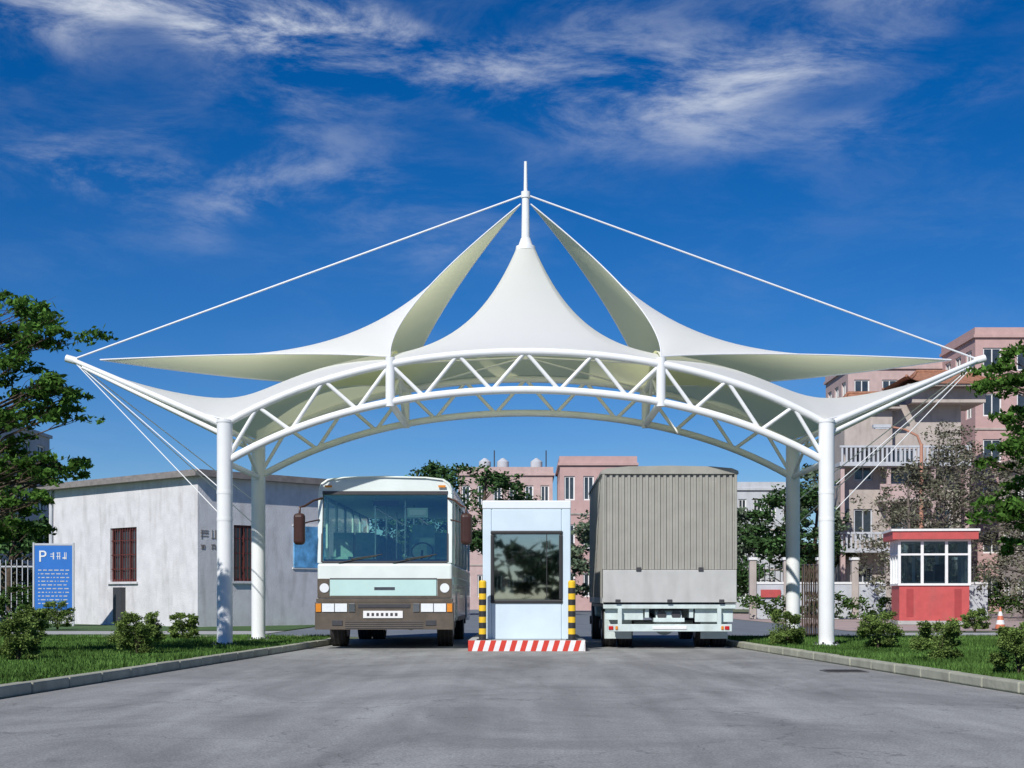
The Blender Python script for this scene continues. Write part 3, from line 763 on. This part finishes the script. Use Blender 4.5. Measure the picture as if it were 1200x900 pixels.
for z in (3.8,9.2,):
    b.box(fx0-.6,fx1+.2,fy-1.5,fy-.003,z,z+.25,M_grey); b.box(fx0-.6,fx1+.2,fy-1.5,fy-1.35,z+1.15,z+1.28,M_grey)
    x=fx0-.5
    while x<fx1+.1: b.box(x,x+.12,fy-1.48,fy-1.38,z+.25,z+1.15,M_grey); x+=.28
for z in (7.0,):
    b.box(fx0+2,fx1-1.5,fy-1.2,fy-.003,z,z+.2,M_beige); b.box(fx0+2,fx1-1.5,fy-1.2,fy-1.08,z+.2,z+1.1,M_pink2)
for x in (fx0-.5,fx0+2.4,fx0+5.2,fx1-.1): b.box(x,x+.28,fy-1.34,fy-1.06,0,3.79,M_pink2); b.box(x,x+.24,fy-1.30,fy-1.06,4.06,9.19,M_pink2)
b.done()
b=B('tiled_roofs',bh)
hiproof(b,fx0-.3,fx0+3.0,fy-1.2,fy+2,Hh-.3,1.1,M_tile,.4,.5); b.box(fx0-.2,fx0+2.8,fy-1.0,fy-.01,Hh-2.7,Hh-.45,M_beige)
b.box(fx0+4.0,fx1+1.2,fy-1.2,fy+3,Hh,Hh+.9,M_beige); hiproof(b,fx0+3.9,fx1+1.6,fy-1.6,fy+3.4,Hh+1.05,1.2,M_tile,.5,.5)
b.box(fx0,fx1,fy+3.5,fy+6,Hh,Hh+.3,M_beige)
b.done()
block('beige_house',30,42,84,92,8.8,M_beige,5,3)
block('pink_hall',-5.5,2.2,118,130,10.9,M_pink2,6,3)
block('pink_hall',2.6,8.4,110,120,11.0,M_pink,4,3)
rt=root('rooftop_water_tanks',(-1,121,11)); b=B('tanks',rt)
for x in (-3.4,-1.9,.9): b.cyl((x,121,11.1),(x,121,12.3),.5,M_grey,n=14); b.cyl((x,121,12.3),(x,121,12.6),.5,M_grey,r2=.1,n=14)
for x in (-2.6,1.7): b.cyl((x,120.5,11.1),(x,120.5,13.2),.05,M_dark,n=6)
b.done()
block('pale_office_block',17.6,22.6,122,132,10.0,M_grey,4,3)
block('grey_apartment_block',-47,-31.5,84,96,11.5,M_grey,6,4)
block('unseen_reflected_building',-26,-6,-62,-50,11,M_pink2,8,3); block('unseen_reflected_building',4,26,-66,-54,14,M_beige,8,4)  # unseen blocks added behind the camera for booth and bus glass to reflect

bw=root('boundary_wall',(14,66,0)); b=B('wall_panels',bw)
for k in range(7):
    x=10.2+k*1.55; b.box(x,x+.3,66,66.3,0,2.7,M_beige); b.box(x-.05,x+.35,65.95,66.35,2.7,2.82,M_whitep)
    b.box(x+.3,x+1.55,66.08,66.2,0,1.6,M_grey); b.box(x+.3,x+1.55,66.05,66.24,1.6,1.7,M_whitep)
    for q in range(5): b.cyl((x+.45+.24*q,66.14,1.7),(x+.45+.24*q,66.14,2.5),.02,M_dark,n=6)
b.box(10.7,11.6,65.98,66.04,1.0,1.35,M_kred); b.done()
fn=root('iron_railing_fence',(-25,58,0)); b=B('rails',fn)
for z in (.4,2.2): b.box(-34,-18.2,58,58.04,z,z+.06,M_grey)
x=-34
while x<-18.2: b.box(x,x+.03,58.0,58.03,.05,2.5,M_grey); x+=.22
b.done()
gt=root('retractable_gate',(7.2,36,0)); b=B('lattice',gt)
for k in range(7):
    x=6.85+k*.11; 
    b.cyl((x,35.6,.03),(x,35.6,1.8),.02,M_gate,n=8); b.cyl((x,35.9,.03),(x,35.9,1.8),.02,M_gate,n=8)
    b.cyl((x,35.6,1.8),(x,35.9,1.8),.02,M_gate,n=8); b.cyl((x,35.6,.6),(x,35.9,.6),.015,M_gate,n=8)
    if k<6:
        for z in (.2,.75,1.3): b.cyl((x,35.6,z),(x+.11,35.6,z+.45),.01,M_gate,n=6); b.cyl((x+.11,35.6,z),(x,35.6,z+.45),.01,M_gate,n=6)
    b.cyl((x,35.6,.06),(x,35.62,.06),.06,M_black,n=10)
b.done()
sl=root('street_lamp',(19.1,70,0)); b=B('pole_and_arm',sl)
b.cyl((19.1,70,0),(19.1,70,8.4),.13,M_rust,r2=.08,n=12); b.tube([(19.1,70,8.3),(18.9,70,8.8),(18.3,70,9.1),(17.5,70,9.25)],[.07,.065,.055,.045],M_rust,n=8)
b.box(16.75,17.6,69.85,70.15,9.17,9.33,M_grey); b.box(16.85,17.5,69.88,70.12,9.12,9.168,M_lamp); b.cyl((19.1,70,0),(19.1,70,.5),.22,M_rust,n=12); b.done()
tcn=root('traffic_cone',(14.6,44,0)); b=B('cone',tcn)
b.box(14.2,14.6,43.8,44.2,.012,.05,M_blackp)
for k in range(5):
    r0=.16-.029*k; r1=.16-.029*(k+1); b.cyl((14.4,44.0,.05+.13*k),(14.4,44.0,.05+.13*(k+1)),r0,(M_whitep if k%2 else M_orange),r2=r1,n=18,caps=(k==4))
b.done()
up=root('utility_pole',(30,75,0)); b=B('pole',up); b.cyl((30,75,0),(30,75,11),.15,M_grey,r2=.1,n=10); b.box(29,31,74.95,75.05,10.2,10.35,M_dark); b.done()

# ------------------------------------------------------------------ vegetation
def leaves(name,parent,clumps,per,size,m,tight=.24,flat=.6):
    VS=[]
    for c in clumps:
        x,y,z,rx,ry,rz=c; vol=max(.05,(rx*ry*rz)**(2/3)); n=max(12,int(per*vol))
        k=max(4,int(n/26)); d=rng.normal(size=(k,3)); d/=np.linalg.norm(d,axis=1)[:,None]; d*= (rng.random(k)**.45)[:,None]
        cen=d*np.array([rx,ry,rz])+np.array([x,y,z])
        ids=rng.integers(0,k,n); sc=tight*np.array([rx,ry,rz])
        VS.append(cen[ids]+rng.normal(size=(n,3))*sc*.8)
    p=np.concatenate(VS); p[:,2]=np.maximum(p[:,2],.12)
    n=len(p)
    a=rng.normal(size=(n,3)); a[:,2]*=flat; a/=np.linalg.norm(a,axis=1)[:,None]
    bb=rng.normal(size=(n,3)); bb[:,2]*=flat; bb-=a*(a*bb).sum(1)[:,None]; bb/=np.linalg.norm(bb,axis=1)[:,None]
    s=(size*(.6+.8*rng.random(n)))[:,None]
    V=np.stack([p-a*s,p+bb*s*.45+a*s*.1,p+a*s,p-bb*s*.45+a*s*.1],1).reshape(-1,3)
    me=bpy.data.meshes.new(name); me.from_pydata(V.tolist(),[],np.arange(4*n).reshape(-1,4).tolist()); me.materials.append(m)
    o=bpy.data.objects.new(name,me); scene.collection.objects.link(o)
    if parent: o.parent=parent; o.matrix_parent_inverse=Matrix.Translation(parent.location).inverted()
    return n
def tree(name,x,y,h,clumps,per,size,m,tr_=.16,lean=0,z0=0,bark=M_bark,tw=4,tight=.24,flat=.6):
    rt=root(name,(x,y,z0)); b=B('trunk_and_limbs',rt)
    zs=np.linspace(z0,h,8); tp=[(x+lean*((z-z0)/h)+.06*tr_*8*math.sin(z*1.3+x),y+.05*math.cos(z*1.7),z) for z in zs]
    b.tube(tp,[tr_*(1-.8*k/7) for k in range(8)],bark,n=10)
    for c in clumps:
        cr=c[3]; c=Vector(c[:3]); zs0=min(h*.92,max(z0+.25*(h-z0),c.z-.35*abs(c.x-x)-.5)); t=(zs0-z0)/(h-z0)*7; i=min(6,int(t)); p0=Vector(tp[i]).lerp(Vector(tp[i+1]),t-i)
        mid=p0.lerp(c,.5)+Vector((0,0,.10*(c-p0).length)); r0=tr_*.30*(1-.7*t/7)
        b.tube([p0,p0.lerp(mid,.6),mid,mid.lerp(c,.6),c],[r0,r0*.7,r0*.45,r0*.28,r0*.12],bark,n=6)
        for q in range(tw):
            e=c+Vector((random.uniform(-1,1),random.uniform(-1,1),random.uniform(-.4,.8)))*cr*.9
            b.tube([mid.lerp(c,.6),mid.lerp(e,.75),e],[r0*.22,r0*.13,r0*.05],bark,n=5)
    b.done(); leaves('foliage',rt,clumps,per,size,m,tight,flat)
random.seed(11)
def cloudlets(boxes,depthc,depthr):
    cl=[]
    for (x0,x1,z0,z1,n) in boxes:
        for _ in range(n):
            s=random.uniform(.12,.27)
            cl.append((random.uniform(x0,x1),depthc+random.uniform(-depthr,depthr),random.uniform(z0,z1),s*1.3,s*1.3,s*.5))
    return cl
lt=cloudlets([(-8.1,-7.3,5.2,5.55,9),(-8.2,-6.9,4.85,5.15,17),(-8.2,-7.45,4.4,4.7,6),(-8.2,-6.75,3.95,4.25,19),(-8.2,-6.65,3.6,3.9,15),(-8.2,-7.4,3.2,3.4,4),
    (-8.2,-6.85,2.8,3.1,18),(-7.9,-7.2,2.35,2.6,8),(-8.1,-7.4,1.85,2.15,6),(-9.8,-8.2,2.4,6.2,55)],22,.8)
tree('broadleaf_tree',-8.9,22,5.9,lt,2100,.052,M_leafA,.15,z0=.1,tw=3,tight=.30,flat=.9)
rtc=cloudlets([(7.5,8.2,4.85,5.1,6),(7.3,8.2,4.3,4.7,12),(7.15,7.6,4.25,4.45,5),(7.5,8.2,3.75,4.0,7),(7.45,8.2,3.1,3.4,9),(7.75,8.2,2.7,2.9,3),(7.35,8.2,2.15,2.5,11),(7.7,8.2,1.75,1.95,4),(8.2,9.8,2.4,5.8,45)],23,.7)
tree('broadleaf_tree',9.0,23,5.5,rtc,2100,.054,M_leafA,.14,z0=.1,tw=3,tight=.30,flat=.9)
def auto(name,x,y,h,w,per,size,m,nc=14,lo=.35,tr_=.2,bark=M_bark,tw=3):
    cl=[]
    for k in range(nc):
        t=lo+(1-lo)*random.random(); rr=math.sin(math.pi*min(1,max(.1,(t-lo)/(1-lo)*.85+.12)))**.6*w*.5
        a=random.random()*6.28; d=math.sqrt(random.random())
        s=w*.15*random.uniform(.7,1.35)
        cl.append((x+math.cos(a)*rr*d,y+math.sin(a)*rr*d,h*t-.3*s,s*1.2,s*1.2,s*.75))
    tree(name,x,y,h*.93,cl,per,size,m,tr_,bark=bark,tw=tw)
auto('camphor_tree',-5.9,80,8.6,5.6,380,.13,M_leafB,28,.45,.22)
auto('camphor_tree',-2.2,78,8.5,5.0,380,.13,M_leafB,26,.45,.22)
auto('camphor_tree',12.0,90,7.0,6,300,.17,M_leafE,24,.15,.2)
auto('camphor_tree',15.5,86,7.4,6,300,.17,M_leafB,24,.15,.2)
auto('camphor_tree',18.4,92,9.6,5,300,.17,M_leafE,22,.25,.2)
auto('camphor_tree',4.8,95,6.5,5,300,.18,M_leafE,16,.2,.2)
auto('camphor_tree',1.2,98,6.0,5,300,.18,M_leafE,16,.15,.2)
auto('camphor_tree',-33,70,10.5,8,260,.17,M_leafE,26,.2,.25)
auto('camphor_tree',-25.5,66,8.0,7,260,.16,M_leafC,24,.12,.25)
auto('camphor_tree',-22.0,62,5.0,5,260,.14,M_leafB,18,.1,.2)
auto('camphor_tree',37,72,10,8,260,.17,M_leafE,26,.15,.25)
for (x,y,h,w) in ((16.4,62,6.6,4.5),(19.0,66,7.9,5),(21.5,60,7.4,5),(25.0,64,8.8,6),(28.0,60,8.6,6),(23.5,68,8.9,5.5),(31,66,10.5,6),(20.5,72,9.4,5),(26.5,74,10.2,6),(22.5,76,10.0,5)):
    auto('sparse_tree',x,y,h,w,150,.09,M_leafC,40,.2,.14,M_twig,6)
def bush(x,y,w,h,z=.1,m=M_leafD,nm='clipped_shrub'):
    rt=root(nm,(x,y,z)); b=B('stems',rt)
    for k in range(7):
        a=random.random()*6.28; d=random.uniform(.1,.25)*w
        b.tube([(x,y,z-.02),(x+math.cos(a)*d*.5,y+math.sin(a)*d*.5,z+h*.35),(x+math.cos(a)*d,y+math.sin(a)*d,z+h*random.uniform(.5,.75))],[.012,.008,.003],M_bark,n=5)
    b.done()
    cl=[(x,y,z+h*.46,w*.38,w*.38,h*.38)]*2
    for k in range(22):
        a=k*2.4; zz=random.uniform(.06,.9); rr=w*.40*math.sin(math.pi*(.26+.56*zz))*random.uniform(.8,1.12)
        cl.append((x+math.cos(a)*rr,y+math.sin(a)*rr,z+h*zz,w*.13,w*.13,h*.10))
    leaves('leaves',rt,cl,11000 if y<30 else 5500,.019 if y<30 else .028,m,.3)
for x,y,w,h in ((-7.13,20.4,.64,.66),(-6.1,22.8,.76,.68),(-11,32.3,.8,.72),(-12.4,32.5,.8,.6),(-7.3,31,.64,.6),(4.75,26.4,.66,.68),(6.2,25.5,.76,.68),(5.8,20.4,.70,.62),(5.62,16.5,.62,.62)):
    bush(x,y,w,h)
bush(12.7,41,.8,.75,0); bush(-14.2,44,1.0,.9,0); bush(17,42,.9,.8,0)
def hedge(name,x0,x1,y,h,d,m,per=420,size=.09):
    cl=[]; x=x0
    while x<x1: 
        for _ in range(3): cl.append((x+random.uniform(-.3,.3),y+random.uniform(-.5,.5)*d,h*random.uniform(.2,.8),.7,d*.5,h*.3))
        x+=.8
    leaves(name,None,cl,per,size,m)
hedge('hedge',16.5,42,69,2.2,1.2,M_hedge)
hedge('hedge',10.2,16,64.5,1.2,1.0,M_hedge)
hedge('hedge',-30,-18.5,56.5,1.5,1.0,M_hedge)
cl=[]
for k in range(260):
    x=random.uniform(-150,150); cl.append((x,random.uniform(200,240),random.uniform(1,7.5),4.5,4,3))
leaves('unseen_reflected_trees',None,cl,12,.8,M_leafE)
cl=[]
for k in range(120):
    x=random.uniform(-90,90); cl.append((x,random.uniform(-95,-75),random.uniform(1,7),4,3.5,2.6))
leaves('unseen_reflected_trees',None,cl,10,.8,M_leafE)  # unseen trees behind the camera, added as something for the windows to mirror

# ------------------------------------------------------------------ sky, sun, camera
SE,SA=R(40),R(204)
w=bpy.data.worlds.new('World'); scene.world=w; w.use_nodes=True; nt=w.node_tree; nt.nodes.clear()
out=nn(nt,'ShaderNodeOutputWorld'); bg=nn(nt,'ShaderNodeBackground'); bg.inputs[1].default_value=.12
sky=nn(nt,'ShaderNodeTexSky',sky_type='NISHITA'); sky.sun_disc=False; sky.sun_elevation=SE; sky.sun_rotation=SA; sky.altitude=1500; sky.air_density=1.0; sky.dust_density=.5; sky.ozone_density=5.5
tc=nn(nt,'ShaderNodeTexCoord')
def wn(scale,st,rot,det,dist=0,rough=.6,loc=(0,0,0)):
    mp=nn(nt,'ShaderNodeMapping'); mp.inputs['Scale'].default_value=st; mp.inputs['Rotation'].default_value=rot; mp.inputs['Location'].default_value=loc; nt.links.new(tc.outputs['Generated'],mp.inputs[0])
    n=nn(nt,'ShaderNodeTexNoise'); n.inputs['Scale'].default_value=scale; n.inputs['Detail'].default_value=det; n.inputs['Distortion'].default_value=dist; n.inputs['Roughness'].default_value=rough
    nt.links.new(mp.outputs[0],n.inputs['Vector']); return n.outputs['Fac']
def wr(s,a,b_,c,d,sm=True):
    r=nn(nt,'ShaderNodeMapRange'); 
    if sm: r.interpolation_type='SMOOTHSTEP'
    for i,v in enumerate((a,b_,c,d)): r.inputs[i+1].default_value=v
    nt.links.new(s,r.inputs[0]); return r.outputs[0]
def wm(a,b_,op='MULTIPLY'):
    q=nn(nt,'ShaderNodeMath',operation=op)
    for i,s in enumerate((a,b_)):
        if isinstance(s,(int,float)): q.inputs[i].default_value=s
        else: nt.links.new(s,q.inputs[i])
    return q.outputs[0]
sp=nn(nt,'ShaderNodeSeparateXYZ'); nt.links.new(tc.outputs['Generated'],sp.inputs[0])
cov=None
for (x0,z0,sx_,sz_,amp) in ((-.16,.360,.16,.035,1.15),(-.27,.275,.12,.024,1.0),(.15,.325,.12,.028,.7),(.31,.385,.10,.018,1.0),(-.12,.235,.09,.02,.3)):
    dx=wm(wm(sp.outputs['X'],x0,'SUBTRACT'),1/sx_); dz=wm(wm(sp.outputs['Z'],z0,'SUBTRACT'),1/sz_)
    g=wm(wm(wm(dx,dx),wm(dz,dz),'ADD'),-1.0)
    e=wm(wm(2.71828,g,'POWER'),amp)
    cov=e if cov is None else wm(cov,e,'ADD')
big=wr(wn(5,(1,1,2.6),(0,R(-6),0),2,.2),.38,.62,.12,1)
fine=wr(wn(9,(1,1,3.0),(0,R(-16),0),8,.35,.66),.38,.76,0,1)
mask=wm(wm(wm(cov,.04,'ADD'),wm(big,fine)),1.5)
mask=wr(mask,0,1,0,.9,False)
mx=nn(nt,'ShaderNodeMix',data_type='RGBA'); mx.inputs[7].default_value=(5.8,6.2,6.9,1)
hs_=nn(nt,'ShaderNodeHueSaturation'); hs_.inputs['Hue'].default_value=.510; hs_.inputs['Saturation'].default_value=1.34; hs_.inputs['Value'].default_value=.70; nt.links.new(sky.outputs[0],hs_.inputs['Color'])
nt.links.new(mask,mx.inputs[0]); nt.links.new(hs_.outputs[0],mx.inputs[6]); nt.links.new(mx.outputs[2],bg.inputs[0]); nt.links.new(bg.outputs[0],out.inputs[0])

sd=bpy.data.lights.new('sun','SUN'); sd.energy=4.5; sd.angle=R(.5); sd.color=(1,.97,.92)
so=bpy.data.objects.new('sun',sd); scene.collection.objects.link(so)
v=Vector((math.sin(SA)*math.cos(SE),math.cos(SA)*math.cos(SE),math.sin(SE)))
so.rotation_euler=v.to_track_quat('Z','Y').to_euler(); so.location=v*60
cd=bpy.data.cameras.new('camera'); co=bpy.data.objects.new('camera',cd); scene.collection.objects.link(co)
cd.sensor_width=36; cd.lens=51; cd.clip_end=6000; cd.shift_x=-.0133; cd.shift_y=.2083
co.location=(0,0,1.0); co.rotation_euler=(R(90),0,0); scene.camera=co
scene.view_settings.view_transform='Standard'; scene.view_settings.look='None'; scene.view_settings.exposure=0
